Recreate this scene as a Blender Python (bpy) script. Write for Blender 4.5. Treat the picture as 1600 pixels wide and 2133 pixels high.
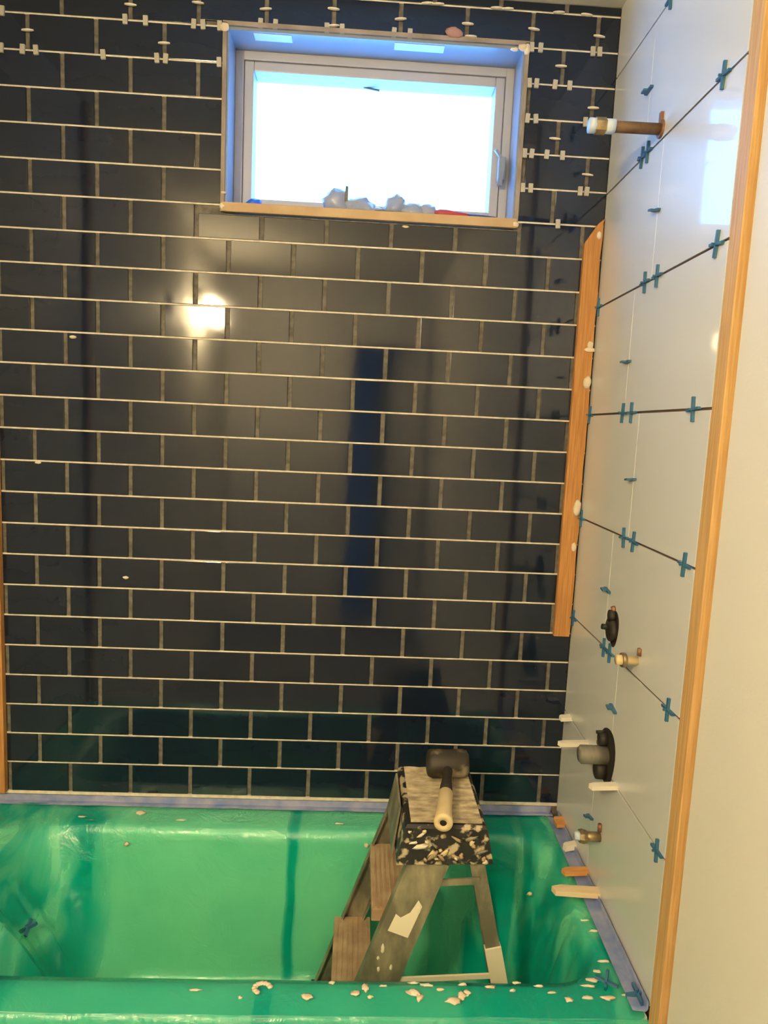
import bpy, bmesh, math, random
from mathutils import Vector, Matrix, noise
for o in list(bpy.data.objects): bpy.data.objects.remove(o)
S = bpy.context.scene; C = S.collection
random.seed(7)

# ------------------------------------------------------------------ camera
cam = bpy.data.cameras.new('camera'); co = bpy.data.objects.new('camera', cam); C.objects.link(co)
RX = ((0.99824, 0, 0),)
def rodrigues(a):
    v = Vector(a); return Matrix.Rotation(v.length, 3, v.normalized())
RC = rodrigues((0.124471560, -0.0378041343, 0.0432835341)) @ Matrix(((1,0,0),(0,0,-1),(0,1,0)))   # rows: right, down, forward
right, down, fwd = (Vector(RC[i]) for i in range(3))
M3 = Matrix((right, -down, -fwd)).transposed()
co.matrix_world = Matrix.Translation((0.870095, -1.712004, 0.980605)) @ M3.to_4x4()
cam.sensor_fit = 'VERTICAL'; cam.sensor_height = 36; cam.lens = 1427.51 * 36 / 2133
cam.clip_start = .02
S.camera = co
# ------------------------------------------------------------------ daylight and exposure
w = bpy.data.worlds.new('sky'); S.world = w; w.use_nodes = True
bg = w.node_tree.nodes['Background']; bg.inputs[0].default_value = (.12, .42, 1.0, 1); bg.inputs[1].default_value = 11.0
S.view_settings.view_transform = 'Standard'; S.view_settings.look = 'None'
S.view_settings.gamma = 1; S.view_settings.use_curve_mapping = False
S.view_settings.exposure = 0.22
pl = bpy.data.lights.new('window_portal', 'AREA'); pl.shape = 'RECTANGLE'; pl.size = .66; pl.size_y = .36
pl.cycles.is_portal = True
po = bpy.data.objects.new('window_portal', pl); C.objects.link(po); po.location = (.875, .24, 1.68); po.rotation_euler = (math.radians(-90), 0, 0)
LAMP = 430.0; FILL_LAMP = 14.0      # radiance of the vanity shades and of the added fill lamp

# ------------------------------------------------------------------ materials
def mat(name, col=(.8,.8,.8), rough=.5, spec=.5, metal=0, coat=0, emit=None, es=0, noise_amt=0, nscale=20, bump=0, bscale=60, col2=None, stretch=None, thr=None):
    m = bpy.data.materials.new(name); m.use_nodes = True; N = m.node_tree.nodes; L = m.node_tree.links
    b = N['Principled BSDF']; b.inputs['Base Color'].default_value = (*col, 1)
    b.inputs['Roughness'].default_value = rough; b.inputs['Specular IOR Level'].default_value = spec
    b.inputs['Metallic'].default_value = metal; b.inputs['Coat Weight'].default_value = coat
    if emit: b.inputs['Emission Color'].default_value = (*emit, 1); b.inputs['Emission Strength'].default_value = es
    tc = N.new('ShaderNodeTexCoord'); mp = N.new('ShaderNodeMapping'); L.new(tc.outputs['Object'], mp.inputs[0])
    if stretch: mp.inputs['Scale'].default_value = stretch
    if col2 is not None:
        n = N.new('ShaderNodeTexNoise'); n.inputs['Scale'].default_value = nscale; n.inputs['Detail'].default_value = 5
        L.new(mp.outputs[0], n.inputs['Vector'])
        r = N.new('ShaderNodeValToRGB'); a, c = thr or (.35, .65)
        r.color_ramp.elements[0].position = a; r.color_ramp.elements[1].position = c
        r.color_ramp.elements[0].color = (*col, 1); r.color_ramp.elements[1].color = (*col2, 1)
        L.new(n.outputs['Fac'], r.inputs[0]); L.new(r.outputs[0], b.inputs['Base Color'])
    if bump:
        n2 = N.new('ShaderNodeTexNoise'); n2.inputs['Scale'].default_value = bscale; n2.inputs['Detail'].default_value = 3
        L.new(mp.outputs[0], n2.inputs['Vector'])
        bp = N.new('ShaderNodeBump'); bp.inputs['Strength'].default_value = bump; bp.inputs['Distance'].default_value = .002
        L.new(n2.outputs['Fac'], bp.inputs['Height']); L.new(bp.outputs[0], b.inputs['Normal'])
    return m
M = {}
M['tile'] = mat('navy_glazed_tile', (.007,.012,.028), .060, .56, bump=.12, bscale=9, col2=(.009,.014,.027), nscale=4)
M['joint'] = mat('dull_joint_mortar', (.10,.095,.08), .9, col2=(.19,.175,.15), nscale=70, bump=.4)
M['grout'] = mat('cream_joint_mortar', (.62,.56,.46), .8, col2=(.80,.74,.62), nscale=50, bump=.3)
M['white_tile'] = mat('white_glazed_tile', (.76,.77,.76), .38, .8, coat=.6, bump=.04, bscale=5)
M['white_tile'].node_tree.nodes['Principled BSDF'].inputs['Coat Roughness'].default_value = .05
M['backer'] = mat('backer_board', (.66,.60,.50), .9, bump=.3)
M['gap'] = mat('open_joint', (.10,.06,.04), .9)
M['paint'] = mat('cream_wall_paint', (.76,.74,.68), .55, .4, bump=.12, bscale=180)
M['ceiling'] = mat('ceiling_paint', (.72,.70,.64), .8, bump=.1, bscale=120)
M['wood'] = mat('orange_pine', (.42,.19,.06), .6, .3, col2=(.58,.29,.10), nscale=9, stretch=(30,30,1.2), bump=.25, bscale=14)
M['wood_lt'] = mat('yellow_pine', (.52,.31,.12), .55, .3, col2=(.66,.42,.18), nscale=9, stretch=(30,30,1.0), bump=.2, bscale=14)
M['trimedge'] = mat('raw_casing_edge', (.24,.19,.15), .7, col2=(.36,.30,.25), nscale=14, bump=.3)
M['sillwood'] = mat('sill_edge_wood', (.44,.30,.16), .6, col2=(.54,.39,.23), nscale=12)
M['reveal'] = mat('white_gloss_reveal', (.24,.29,.37), .25, .5)
M['vinyl'] = mat('white_vinyl', (.46,.46,.46), .35, .5)
M['vinyl_dark'] = mat('dark_groove_strip', (.12,.12,.14), .6)
M['spacer_w'] = mat('white_spacer_plastic', (.46,.44,.37), .4)
M['spacer_b'] = mat('blue_spacer_plastic', (.035,.13,.24), .35, .5)
M['tape'] = mat('blue_masking_tape', (.16,.22,.44), .6, .3, col2=(.30,.33,.50), nscale=22, bump=.5, bscale=50)
M['thinset'] = mat('cream_thinset', (.72,.60,.42), .8, col2=(.82,.74,.60), nscale=40, bump=.5, bscale=150)
M['tub'] = mat('white_tub_acrylic', (.90,.89,.84), .25, .5)
M['alu'] = mat('spattered_aluminium', (.17,.165,.12), .5, .5, metal=.3, col2=(.40,.35,.24), nscale=17, thr=(.42,.68), bump=.4, stretch=(1.6,1,.7))
M['step'] = mat('dusty_step_tread', (.33,.22,.13), .7, col2=(.50,.38,.23), nscale=15, bump=.3)
M['capside'] = mat('black_plastic_spattered', (.018,.018,.018), .5, .4, col2=(.50,.42,.27), nscale=38, thr=(.53,.60), bump=.4)
M['captop'] = mat('mortar_coated_top', (.22,.18,.12), .8, col2=(.50,.42,.28), nscale=30, stretch=(1,2.5,1), bump=.5)
M['black'] = mat('black_rubber', (.022,.019,.015), .6, .4, bump=.3, bscale=60)
M['malletsmear'] = mat('rubber_smeared', (.03,.025,.017), .55, .4, col2=(.42,.35,.23), nscale=13, thr=(.52,.66), bump=.3)
M['grip'] = mat('cream_handle', (.66,.52,.28), .6, col2=(.75,.62,.36), nscale=14, bump=.2)
M['paper'] = mat('paper_label', (.80,.74,.58), .7)
M['shim_o'] = mat('orange_cedar_shim', (.62,.27,.08), .7, col2=(.72,.38,.14), nscale=14, stretch=(1,8,8))
M['shim_l'] = mat('pale_wood_shim', (.80,.62,.38), .7, col2=(.86,.70,.46), nscale=14, stretch=(1,8,8))
M['shim_w'] = mat('white_plastic_shim', (.86,.80,.68), .6)
M['pipe'] = mat('brown_iron_pipe', (.11,.060,.030), .6, metal=.2, col2=(.20,.12,.06), nscale=30, bump=.4)
M['copper'] = mat('brown_copper', (.26,.13,.07), .5, metal=.4)
M['brass'] = mat('tarnished_brass', (.42,.33,.18), .4, metal=.7, col2=(.22,.16,.09), nscale=60)
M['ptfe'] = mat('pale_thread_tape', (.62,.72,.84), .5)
M['hole'] = mat('painted_hole_shade', (.012,.010,.008), .9)
M['valve'] = mat('grey_valve_plastic', (.16,.155,.13), .5, col2=(.24,.22,.17), nscale=25, stretch=(4,1,1))
M['redpl'] = mat('red_plastic', (.42,.05,.06), .4)
M['bluepl'] = mat('blue_plastic', (.03,.14,.75), .4)
M['navypl'] = mat('navy_plastic', (.02,.05,.18), .4)
M['floor'] = mat('grey_floor', (.16,.15,.13), .6, col2=(.20,.18,.16), nscale=6)
M['door'] = mat('added_door_paint', (.66,.63,.56), .45)
M['hall_standin'] = mat('added_hall', (.5,.5,.54), .9)
M['nickel'] = mat('dark_nickel', (.12,.11,.10), .35, metal=.9)
M['shade'] = mat('lit_frosted_shade', (.9,.85,.75), .4, emit=(1.0,.77,.42), es=LAMP)
M['added_dome'] = mat('added_fill_dome', (.9,.85,.75), .4, emit=(1.0,.80,.48), es=FILL_LAMP)
M['scrap'] = mat('pinkish_scrap', (.40,.22,.20), .7)

def film_mat():
    m = bpy.data.materials.new('green_polythene'); m.use_nodes = True; N = m.node_tree.nodes; L = m.node_tree.links
    N.remove(N['Principled BSDF']); out = N['Material Output']
    tc = N.new('ShaderNodeTexCoord'); sx = N.new('ShaderNodeSeparateXYZ'); L.new(tc.outputs['Object'], sx.inputs[0])
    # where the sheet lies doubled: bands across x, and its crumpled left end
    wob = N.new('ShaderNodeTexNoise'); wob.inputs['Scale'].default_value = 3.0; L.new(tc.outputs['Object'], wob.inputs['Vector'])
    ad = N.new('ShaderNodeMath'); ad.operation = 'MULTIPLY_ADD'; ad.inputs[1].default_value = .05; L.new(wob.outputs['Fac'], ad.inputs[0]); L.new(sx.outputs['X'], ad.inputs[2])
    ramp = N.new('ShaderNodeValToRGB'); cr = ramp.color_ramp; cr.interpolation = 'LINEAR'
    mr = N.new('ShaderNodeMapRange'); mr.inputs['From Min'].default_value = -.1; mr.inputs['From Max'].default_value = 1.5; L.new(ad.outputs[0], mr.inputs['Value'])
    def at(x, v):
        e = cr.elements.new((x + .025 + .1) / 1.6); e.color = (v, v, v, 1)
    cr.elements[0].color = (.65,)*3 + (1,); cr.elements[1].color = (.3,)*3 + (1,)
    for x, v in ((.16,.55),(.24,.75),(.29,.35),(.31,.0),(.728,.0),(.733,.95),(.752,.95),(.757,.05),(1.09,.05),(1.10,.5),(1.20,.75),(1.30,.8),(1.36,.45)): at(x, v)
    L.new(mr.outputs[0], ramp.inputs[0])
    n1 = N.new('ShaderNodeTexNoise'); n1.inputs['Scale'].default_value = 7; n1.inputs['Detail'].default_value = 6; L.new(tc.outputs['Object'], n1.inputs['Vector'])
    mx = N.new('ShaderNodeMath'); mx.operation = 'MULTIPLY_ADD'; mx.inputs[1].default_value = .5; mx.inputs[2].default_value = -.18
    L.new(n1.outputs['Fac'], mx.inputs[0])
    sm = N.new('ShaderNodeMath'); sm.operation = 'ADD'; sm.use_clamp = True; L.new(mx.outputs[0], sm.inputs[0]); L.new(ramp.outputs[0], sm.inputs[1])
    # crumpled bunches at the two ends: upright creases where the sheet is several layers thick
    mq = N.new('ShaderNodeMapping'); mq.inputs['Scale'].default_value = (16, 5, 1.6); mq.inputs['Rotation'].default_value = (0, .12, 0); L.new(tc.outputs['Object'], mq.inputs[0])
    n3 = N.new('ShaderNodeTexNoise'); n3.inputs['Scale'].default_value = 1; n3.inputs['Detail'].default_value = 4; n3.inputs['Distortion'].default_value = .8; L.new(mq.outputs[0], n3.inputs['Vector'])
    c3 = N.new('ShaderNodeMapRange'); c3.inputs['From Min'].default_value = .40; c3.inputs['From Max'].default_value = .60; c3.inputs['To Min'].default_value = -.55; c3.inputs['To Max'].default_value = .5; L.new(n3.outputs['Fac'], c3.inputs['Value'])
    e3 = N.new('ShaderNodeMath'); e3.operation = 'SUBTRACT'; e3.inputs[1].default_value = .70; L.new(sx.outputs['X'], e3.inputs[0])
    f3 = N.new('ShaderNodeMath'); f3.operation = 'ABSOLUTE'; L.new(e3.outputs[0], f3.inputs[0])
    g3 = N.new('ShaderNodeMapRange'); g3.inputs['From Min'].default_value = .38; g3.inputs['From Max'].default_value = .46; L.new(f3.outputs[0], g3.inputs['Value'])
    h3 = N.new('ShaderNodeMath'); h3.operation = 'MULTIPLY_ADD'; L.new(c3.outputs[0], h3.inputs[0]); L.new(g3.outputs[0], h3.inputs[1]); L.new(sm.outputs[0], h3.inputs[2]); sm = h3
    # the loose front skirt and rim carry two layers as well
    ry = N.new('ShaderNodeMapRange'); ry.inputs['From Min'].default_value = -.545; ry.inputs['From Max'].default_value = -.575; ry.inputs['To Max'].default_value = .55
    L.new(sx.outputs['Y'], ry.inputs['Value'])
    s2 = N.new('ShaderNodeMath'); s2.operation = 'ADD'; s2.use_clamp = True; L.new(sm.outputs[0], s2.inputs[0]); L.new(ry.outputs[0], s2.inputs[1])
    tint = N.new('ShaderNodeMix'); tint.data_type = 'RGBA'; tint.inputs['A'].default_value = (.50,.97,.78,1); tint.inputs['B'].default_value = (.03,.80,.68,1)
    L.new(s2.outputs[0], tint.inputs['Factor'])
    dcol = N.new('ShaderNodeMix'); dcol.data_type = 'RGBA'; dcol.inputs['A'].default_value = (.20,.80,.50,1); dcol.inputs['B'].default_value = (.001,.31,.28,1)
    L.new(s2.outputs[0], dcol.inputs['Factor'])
    tr = N.new('ShaderNodeBsdfTransparent'); L.new(tint.outputs['Result'], tr.inputs[0])
    df = N.new('ShaderNodeBsdfDiffuse'); L.new(dcol.outputs['Result'], df.inputs[0])
    gl = N.new('ShaderNodeBsdfGlossy'); gl.inputs['Roughness'].default_value = .22; gl.inputs[0].default_value = (1,1,1,1)
    bn = N.new('ShaderNodeTexNoise'); bn.inputs['Scale'].default_value = 22; bn.inputs['Detail'].default_value = 6; bn.inputs['Distortion'].default_value = 1.2
    L.new(tc.outputs['Object'], bn.inputs['Vector'])
    bp = N.new('ShaderNodeBump'); bp.inputs['Strength'].default_value = .8; bp.inputs['Distance'].default_value = .010; bn.inputs['Scale'].default_value = 11; bn.inputs['Roughness'].default_value = .6; L.new(bn.outputs['Fac'], bp.inputs['Height'])
    for q in (df, gl): L.new(bp.outputs[0], q.inputs['Normal'])
    m1 = N.new('ShaderNodeMixShader'); m1.inputs[0].default_value = .38; L.new(tr.outputs[0], m1.inputs[1]); L.new(df.outputs[0], m1.inputs[2])
    lw = N.new('ShaderNodeLayerWeight'); lw.inputs[0].default_value = .5; L.new(bp.outputs[0], lw.inputs['Normal'])
    pw = N.new('ShaderNodeMath'); pw.operation = 'POWER'; pw.inputs[1].default_value = 4; L.new(lw.outputs['Facing'], pw.inputs[0])
    fr = N.new('ShaderNodeMath'); fr.operation = 'MULTIPLY_ADD'; fr.inputs[1].default_value = .45; fr.inputs[2].default_value = .05; L.new(pw.outputs[0], fr.inputs[0])
    m2 = N.new('ShaderNodeMixShader'); L.new(fr.outputs[0], m2.inputs[0]); L.new(m1.outputs[0], m2.inputs[1]); L.new(gl.outputs[0], m2.inputs[2])
    L.new(m2.outputs[0], out.inputs[0]); return m
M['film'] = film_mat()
def clear_mat(name, col, fac, rough):
    m = bpy.data.materials.new(name); m.use_nodes = True; N = m.node_tree.nodes; L = m.node_tree.links
    b = N['Principled BSDF']; b.inputs['Base Color'].default_value = (*col, 1); b.inputs['Roughness'].default_value = rough
    tr = N.new('ShaderNodeBsdfTransparent'); mx = N.new('ShaderNodeMixShader'); mx.inputs[0].default_value = fac
    L.new(tr.outputs[0], mx.inputs[1]); L.new(b.outputs[0], mx.inputs[2]); L.new(mx.outputs[0], N['Material Output'].inputs[0]); return m
M['glass'] = clear_mat('window_glass', (.9,.95,1), .06, .03)
M['bag'] = clear_mat('crumpled_clear_bag', (.34,.38,.50), .93, .25)

# ------------------------------------------------------------------ helpers
def obj(name, bm, m, parent=None, smooth=False, kind=None):
    me = bpy.data.meshes.new(name); bmesh.ops.recalc_face_normals(bm, faces=bm.faces[:]); bm.to_mesh(me); bm.free()
    for x in (m if isinstance(m, (list, tuple)) else [m]): me.materials.append(M[x])
    if smooth:
        for p in me.polygons: p.use_smooth = True
    o = bpy.data.objects.new(name, me); C.objects.link(o)
    if parent: o.parent = parent
    if kind: o['kind'] = kind
    return o
def tag(o, label, cat, group=None):
    o['label'] = label; o['category'] = cat
    if group: o['group'] = group
    return o
def empty(name, loc=(0,0,0), rz=0):
    o = bpy.data.objects.new(name, None); C.objects.link(o); o.location = loc; o.rotation_euler = (0,0,rz); o.empty_display_size = .05; return o
def box(bm, x0, x1, y0, y1, z0, z1, bev=0, mi=0):
    vs = [bm.verts.new(p) for p in ((x0,y0,z0),(x1,y0,z0),(x1,y1,z0),(x0,y1,z0),(x0,y0,z1),(x1,y0,z1),(x1,y1,z1),(x0,y1,z1))]
    fs = [bm.faces.new([vs[i] for i in f]) for f in ((3,2,1,0),(4,5,6,7),(0,1,5,4),(1,2,6,5),(2,3,7,6),(3,0,4,7))]
    for f in fs: f.material_index = mi
    if bev:
        es = list({e for f in fs for e in f.edges}); bmesh.ops.bevel(bm, geom=es, offset=bev, segments=2, profile=.6, affect='EDGES')
    return vs
def B(*a, **k):
    bm = bmesh.new(); box(bm, *a, **k); return bm
def tube(bm, a, b, r0, r1=None, n=20, cap=True):
    a = Vector(a); b = Vector(b); r1 = r0 if r1 is None else r1
    d = (b-a).normalized(); u = d.orthogonal().normalized(); v = d.cross(u)
    A = [bm.verts.new(a + (u*math.cos(t)+v*math.sin(t))*r0) for t in (2*math.pi*i/n for i in range(n))]
    Bv = [bm.verts.new(b + (u*math.cos(t)+v*math.sin(t))*r1) for t in (2*math.pi*i/n for i in range(n))]
    for i in range(n): bm.faces.new((A[i], A[(i+1)%n], Bv[(i+1)%n], Bv[i]))
    if cap: bm.faces.new(A[::-1]); bm.faces.new(Bv)
def lathe(bm, a, d, prof, n=24, closed=False):
    a = Vector(a); d = Vector(d).normalized(); u = d.orthogonal().normalized(); v = d.cross(u); R = []
    for t, r in prof: R.append([bm.verts.new(a + d*t + (u*math.cos(q)+v*math.sin(q))*r) for q in (2*math.pi*i/n for i in range(n))])
    for j in range(len(R)-1):
        for i in range(n): bm.faces.new((R[j][i], R[j][(i+1)%n], R[j+1][(i+1)%n], R[j+1][i]))
    if closed:
        for i in range(n): bm.faces.new((R[-1][i], R[-1][(i+1)%n], R[0][(i+1)%n], R[0][i]))
    else: bm.faces.new(R[0][::-1]); bm.faces.new(R[-1])
def prism(bm, pts, off):                     # polygon pts swept by off
    off = Vector(off); a = [bm.verts.new(p) for p in pts]; b = [bm.verts.new(Vector(p)+off) for p in pts]; n = len(pts)
    bm.faces.new(a[::-1]); bm.faces.new(b)
    for i in range(n): bm.faces.new((a[i], a[(i+1)%n], b[(i+1)%n], b[i]))
def bar(bm, a, b, w, up=(0,1,0), bev=0):     # rectangular bar from a to b, w=(across, along up)
    a = Vector(a); b = Vector(b); d = (b-a).normalized(); u = Vector(up); u = (u - d*u.dot(d)).normalized(); s = d.cross(u)
    q = [s*(i*w[0]/2)+u*(j*w[1]/2) for i, j in ((-1,-1),(1,-1),(1,1),(-1,1))]
    prism(bm, [a+x for x in q], b-a)
def blob(name, c, r, m, parent=None, seed=0, rough=.35, sub=2, fr=2.2):
    bm = bmesh.new(); bmesh.ops.create_icosphere(bm, subdivisions=sub, radius=1)
    for v in bm.verts:
        k = 1 + rough*noise.noise(v.co*fr + Vector((seed*3.1, seed*1.7, seed)))
        v.co = Vector((v.co.x*r[0]*k, v.co.y*r[1]*k, v.co.z*r[2]*k)) + Vector(c)
    return obj(name, bm, m, parent, True)
def struct(o): o['kind'] = 'structure'; return o

# ------------------------------------------------------------------ room shell
XL = -.055; CEIL = 1.975; FL = -.50; YN = -3.2
PW, PH = .1544, .0781219
WX0, WX1, WZ0, WZ1 = .527, 1.222, 1.474, 1.876
bm = bmesh.new()
for a in ((XL-.1, WX0, .0045, .13, FL, CEIL+.05), (WX1, 1.56, .0045, .13, FL, CEIL+.05), (WX0, WX1, .0045, .13, FL, WZ0-.008), (WX0, WX1, .0045, .13, WZ1+.0, CEIL+.05)): box(bm, *a)
wall_back = struct(obj('wall_back', bm, 'joint'))
struct(obj('ceiling', B(XL-.1, 1.6, YN-.1, .2, CEIL, CEIL+.1), 'ceiling'))
struct(obj('floor', B(XL-.1, 1.6, YN-.1, .2, FL-.1, FL), 'floor'))
# left wall: white tile in the alcove, painted beyond
wl = struct(obj('wall_left', B(XL-.1, XL-.009, YN, .0, FL, CEIL), 'paint'))
wb = bmesh.new()
DX0, DX1, DZ = .80, 1.36, 1.55  # doorway and hall added so the tiles mirror a dark column
for a in ((XL-.1, DX0, YN-.1, YN, FL, CEIL), (DX1, 1.6, YN-.1, YN, FL, CEIL), (DX0, DX1, YN-.1, YN, DZ, CEIL)): box(wb, *a)
struct(obj('wall_near', wb, 'paint'))
bm = bmesh.new()
box(bm, DX0-.5, DX0-.45, YN-1.6, YN-.1, FL, CEIL); box(bm, DX1+.45, DX1+.5, YN-1.6, YN-.1, FL, CEIL)
box(bm, DX0-.5, DX1+.5, YN-1.65, YN-1.6, FL, CEIL); box(bm, DX0-.5, DX1+.5, YN-1.65, YN-.1, CEIL, CEIL+.05); box(bm, DX0-.5, DX1+.5, YN-1.65, YN-.1, FL-.05, FL)
struct(obj('wall_hall_added', bm, 'hall_standin'))
bm = bmesh.new()
box(bm, DX0-.07, DX0, YN, YN+.018, FL, DZ+.07); box(bm, DX1, DX1+.06, YN, YN+.018, FL, DZ+.07); box(bm, DX0, DX1, YN, YN+.018, DZ, DZ+.07)
struct(obj('trim_1', bm, 'door'))
dl = struct(obj('door_1_added', B(0, .56, -.02, .02, FL+.01, DZ-.005, bev=.002), 'door')); dl.location = (DX1-.02, YN-.04, 0); dl.rotation_euler = (0,0,math.radians(-106-22))  # leaf added to part the mirrored dark column
bm = bmesh.new(); tube(bm, (.49,.02,.5), (.49,.06,.5), .011); tube(bm, (.49,.055,.5), (.49,.075,.5), .028, .022); obj('added_door_handle', bm, 'nickel', dl, True)

# ------------------------------------------------------------------ dark brick-bond tiles
tile_mesh = {}
VJ, HJ = .0105, .0040            # joint widths
def tile(x0, x1, z0, z1):
    wdt, hgt = x1-x0, z1-z0; key = (round(wdt,4), round(hgt,4))
    if key not in tile_mesh:
        bm = bmesh.new(); box(bm, -wdt/2, wdt/2, 0, .0075, -hgt/2, hgt/2, bev=.0009)
        me = bpy.data.meshes.new('tile'); bmesh.ops.recalc_face_normals(bm, faces=bm.faces[:]); bm.to_mesh(me); bm.free(); me.materials.append(M['tile']); tile_mesh[key] = me
    o = bpy.data.objects.new('tile', tile_mesh[key]); C.objects.link(o); o.parent = wall_back
    o.location = ((x0+x1)/2, random.uniform(-.0003,.0003), (z0+z1)/2)
    o.rotation_euler = (random.gauss(0,.0016), 0, random.gauss(0,.0022)); return o
XR = 1.4395
for r in range(26):
    z0 = r*PH + HJ/2 - (0.002 if r == 0 else 0); z1 = (r+1)*PH - HJ/2
    if r == 25: z1 = CEIL - .002
    off = 0 if r % 2 == 0 else .5
    edges = [XL+.01] + [ (k+off)*PW for k in range(0 if off else 0, 10) if XL+.03 < (k+off)*PW < XR-.012] + [XR]
    for i in range(len(edges)-1):
        a, b = edges[i], edges[i+1]
        a2 = a + (VJ/2 if i else 0); b2 = b - (VJ/2 if i < len(edges)-2 else 0)
        segs = [(a2, b2)]
        if 19 <= r <= 23:
            segs = []
            if a2 < WX0-.012: segs.append((a2, min(b2, WX0-.008)))
            if b2 > WX1+.012: segs.append((max(a2, WX1+.008), b2))
        for s in segs:
            if s[1]-s[0] > .008:
                zz0, zz1 = z0, z1
                if r == 18 and s[0] < WX1 and s[1] > WX0: zz1 = min(z1, WZ0-.012)
                if r == 24 and s[0] < WX1+.005 and s[1] > WX0-.005: zz0 = WZ1+.0105
                tile(s[0], s[1], zz0, zz1)
for r in range(1, 26):
    z = r*PH
    spans = [(XL, 1.44)] if not 19 <= r <= 24 else [(XL, WX0-.007), (WX1+.007, 1.44)]
    for a, b in spans:
        bm = bmesh.new(); n = max(4, int((b-a)/.03)); top=[]; bot=[]; tb=[]; bb=[]
        for i in range(n+1):
            x = a+(b-a)*i/n; j = .0004*noise.noise(Vector((x*20, r*3.7, 0))); h = HJ/2-.0001
            top.append(bm.verts.new((x, .0012+j, z+h))); bot.append(bm.verts.new((x, .0012+j, z-h))); tb.append(bm.verts.new((x, .0045, z+h))); bb.append(bm.verts.new((x, .0045, z-h)))
        for i in range(n):
            bm.faces.new((bot[i],bot[i+1],top[i+1],top[i])); bm.faces.new((top[i],top[i+1],tb[i+1],tb[i])); bm.faces.new((bb[i],bb[i+1],bot[i+1],bot[i]))
        obj('mortar_joint', bm, 'grout', wall_back)
# caulk line between the lowest tiles and the tape
obj('mortar_joint', B(XL, 1.44, -.0015, .004, -.0085, -.0005), 'grout', wall_back)

# ------------------------------------------------------------------ white tiled wall on the right (turned 1.4 degrees)
TH = -.0238
wr = empty('wall_right_base', (1.44, 0, 0), TH); bpy.data.objects.remove(wr)
def place(o): o.location = (1.44, 0, 0); o.rotation_euler = (0, 0, TH); return o
wall_right = place(struct(obj('wall_right', B(.010, .13, -.70, .02, FL, CEIL), 'backer')))
obj('painted_board', B(.000, .13, YN-.02, -.70, FL, CEIL), 'paint', wall_right)
rows = [-.018, .262, .5165, .774, 1.033, 1.292, 1.5585, 1.818, CEIL-.002]
vj = [.266, .345, .249, .336, .249, .334, .237, .335]
for i in range(8):
    z0, z1 = rows[i]+(.0022 if i else 0), rows[i+1]-(.0022 if i < 7 else 0); s = vj[i]
    for a, b in ((-.002, -s+.0007), (-s-.0007, -.632)):
        lo, hi = min(a,b), max(a,b)
        obj('tile', B(0, .009, lo, hi, z0, z1, bev=.0008), 'white_tile', wall_right)
    if i: obj('open_joint', B(.003, .0101, -.63, -.003, rows[i]-.0025, rows[i]+.0025), 'gap', wall_right)
wedge = place(tag(obj('wood_strip', B(-.010, .009, -.690, -.655, FL, CEIL-.002, bev=.0015), 'wood_lt'), 'long pale yellow wood strip standing floor to ceiling beside white tiles', 'batten'))

def rwp(s, z, dx=0):      # point on the face of the right wall, s metres from the corner, dx out into the room
    c, n = math.cos(TH), math.sin(TH)
    lx, ly = -dx, -s
    return Vector((1.44 + lx*c - ly*n, lx*n + ly*c, z))

# corner boards
bm = bmesh.new()
xl, xr = 1.3925, 1.4375
pts = [(xl, 0, .465), (xl, 0, 1.440), (xl+.030, 0, 1.487), (xr, 0, 1.500)]
n = 40
for i in range(n+1):
    z = 1.49 - (1.49-.465)*i/n; pts.append((xr + (-.004+.003*noise.noise(Vector((z*14, 3, 1)))), 0, z))
prism(bm, [(p[0], -.014, p[2]) for p in pts], (0, .0135, 0))
cb = tag(obj('corner_board', bm, 'wood'), 'orange brown wooden board in right corner, clipped top end, over dark tiles', 'board')
for k, (z, sx, sz) in enumerate(((1.112,.010,.016),(1.20,.008,.012),(1.19,.014,.006),(.80,.010,.022),(.70,.006,.012),(1.46,.006,.01))):
    blob('mortar_dab', (xr-.012, -.015, z), (sx, .004, sz), 'thinset', cb, seed=k)
tag(obj('corner_board', B(XL+.004, -.004, -.018, -.0005, .0, 1.02, bev=.001), 'wood'), 'orange brown wooden board in left corner above the tub', 'board')

# ------------------------------------------------------------------ left wall tiles and lamp, switch (seen mirrored in the dark tiles)
for i in range(8):
    for a, b in ((-.002, -.30), (-.3014, -.632)):
        obj('tile', B(XL-.009, XL, b, a, rows[i]+.001, rows[i+1]-.001, bev=.0008), 'white_tile', wl)
tag(obj('wood_strip', B(XL-.009, XL+.010, -.690, -.655, FL, CEIL-.002), 'wood'), 'wood strip at end of left wall tiles, seen only mirrored', 'batten')
lamp = tag(empty('vanity_lamp', (XL-.009, -2.30, 1.64)), 'lit warm two shade lamp on left wall, mirrored in the dark tiles', 'lamp')
bm = bmesh.new(); box(bm, .0, .022, -.17, .17, -.03, .05, bev=.004); obj('back_plate', bm, 'nickel', lamp)
for y in (-.10, .10):
    bm = bmesh.new(); tube(bm, (.02, y, .02), (.09, y, .02), .008); tube(bm, (.09, y, .028), (.09, y, -.01), .014); obj('arm', bm, 'nickel', lamp, True)
    bm = bmesh.new(); lathe(bm, (.09, y, -.005), (0,0,-1), [(0,.022),(.03,.034),(.07,.046),(.10,.052)], 24); obj('shade', bm, 'shade', lamp, True)
cl = tag(empty('added_fill_lamp', (.85, -1.15, CEIL)), 'added unseen fill lamp, lit round dome under the bathroom ceiling', 'lamp')  # fill lamp added to brighten the room; no such source is seen
bm = bmesh.new(); lathe(bm, (0,0,0), (0,0,-1), [(0,.125),(.012,.125),(.014,.118)], 32); obj('added_lamp_base', bm, 'nickel', cl, True)
bm = bmesh.new(); lathe(bm, (0,0,-.0142), (0,0,-1), [(0,.115),(.015,.105),(.028,.08),(.036,.04),(.038,.01)], 32); obj('added_dome', bm, 'added_dome', cl, True)
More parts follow.
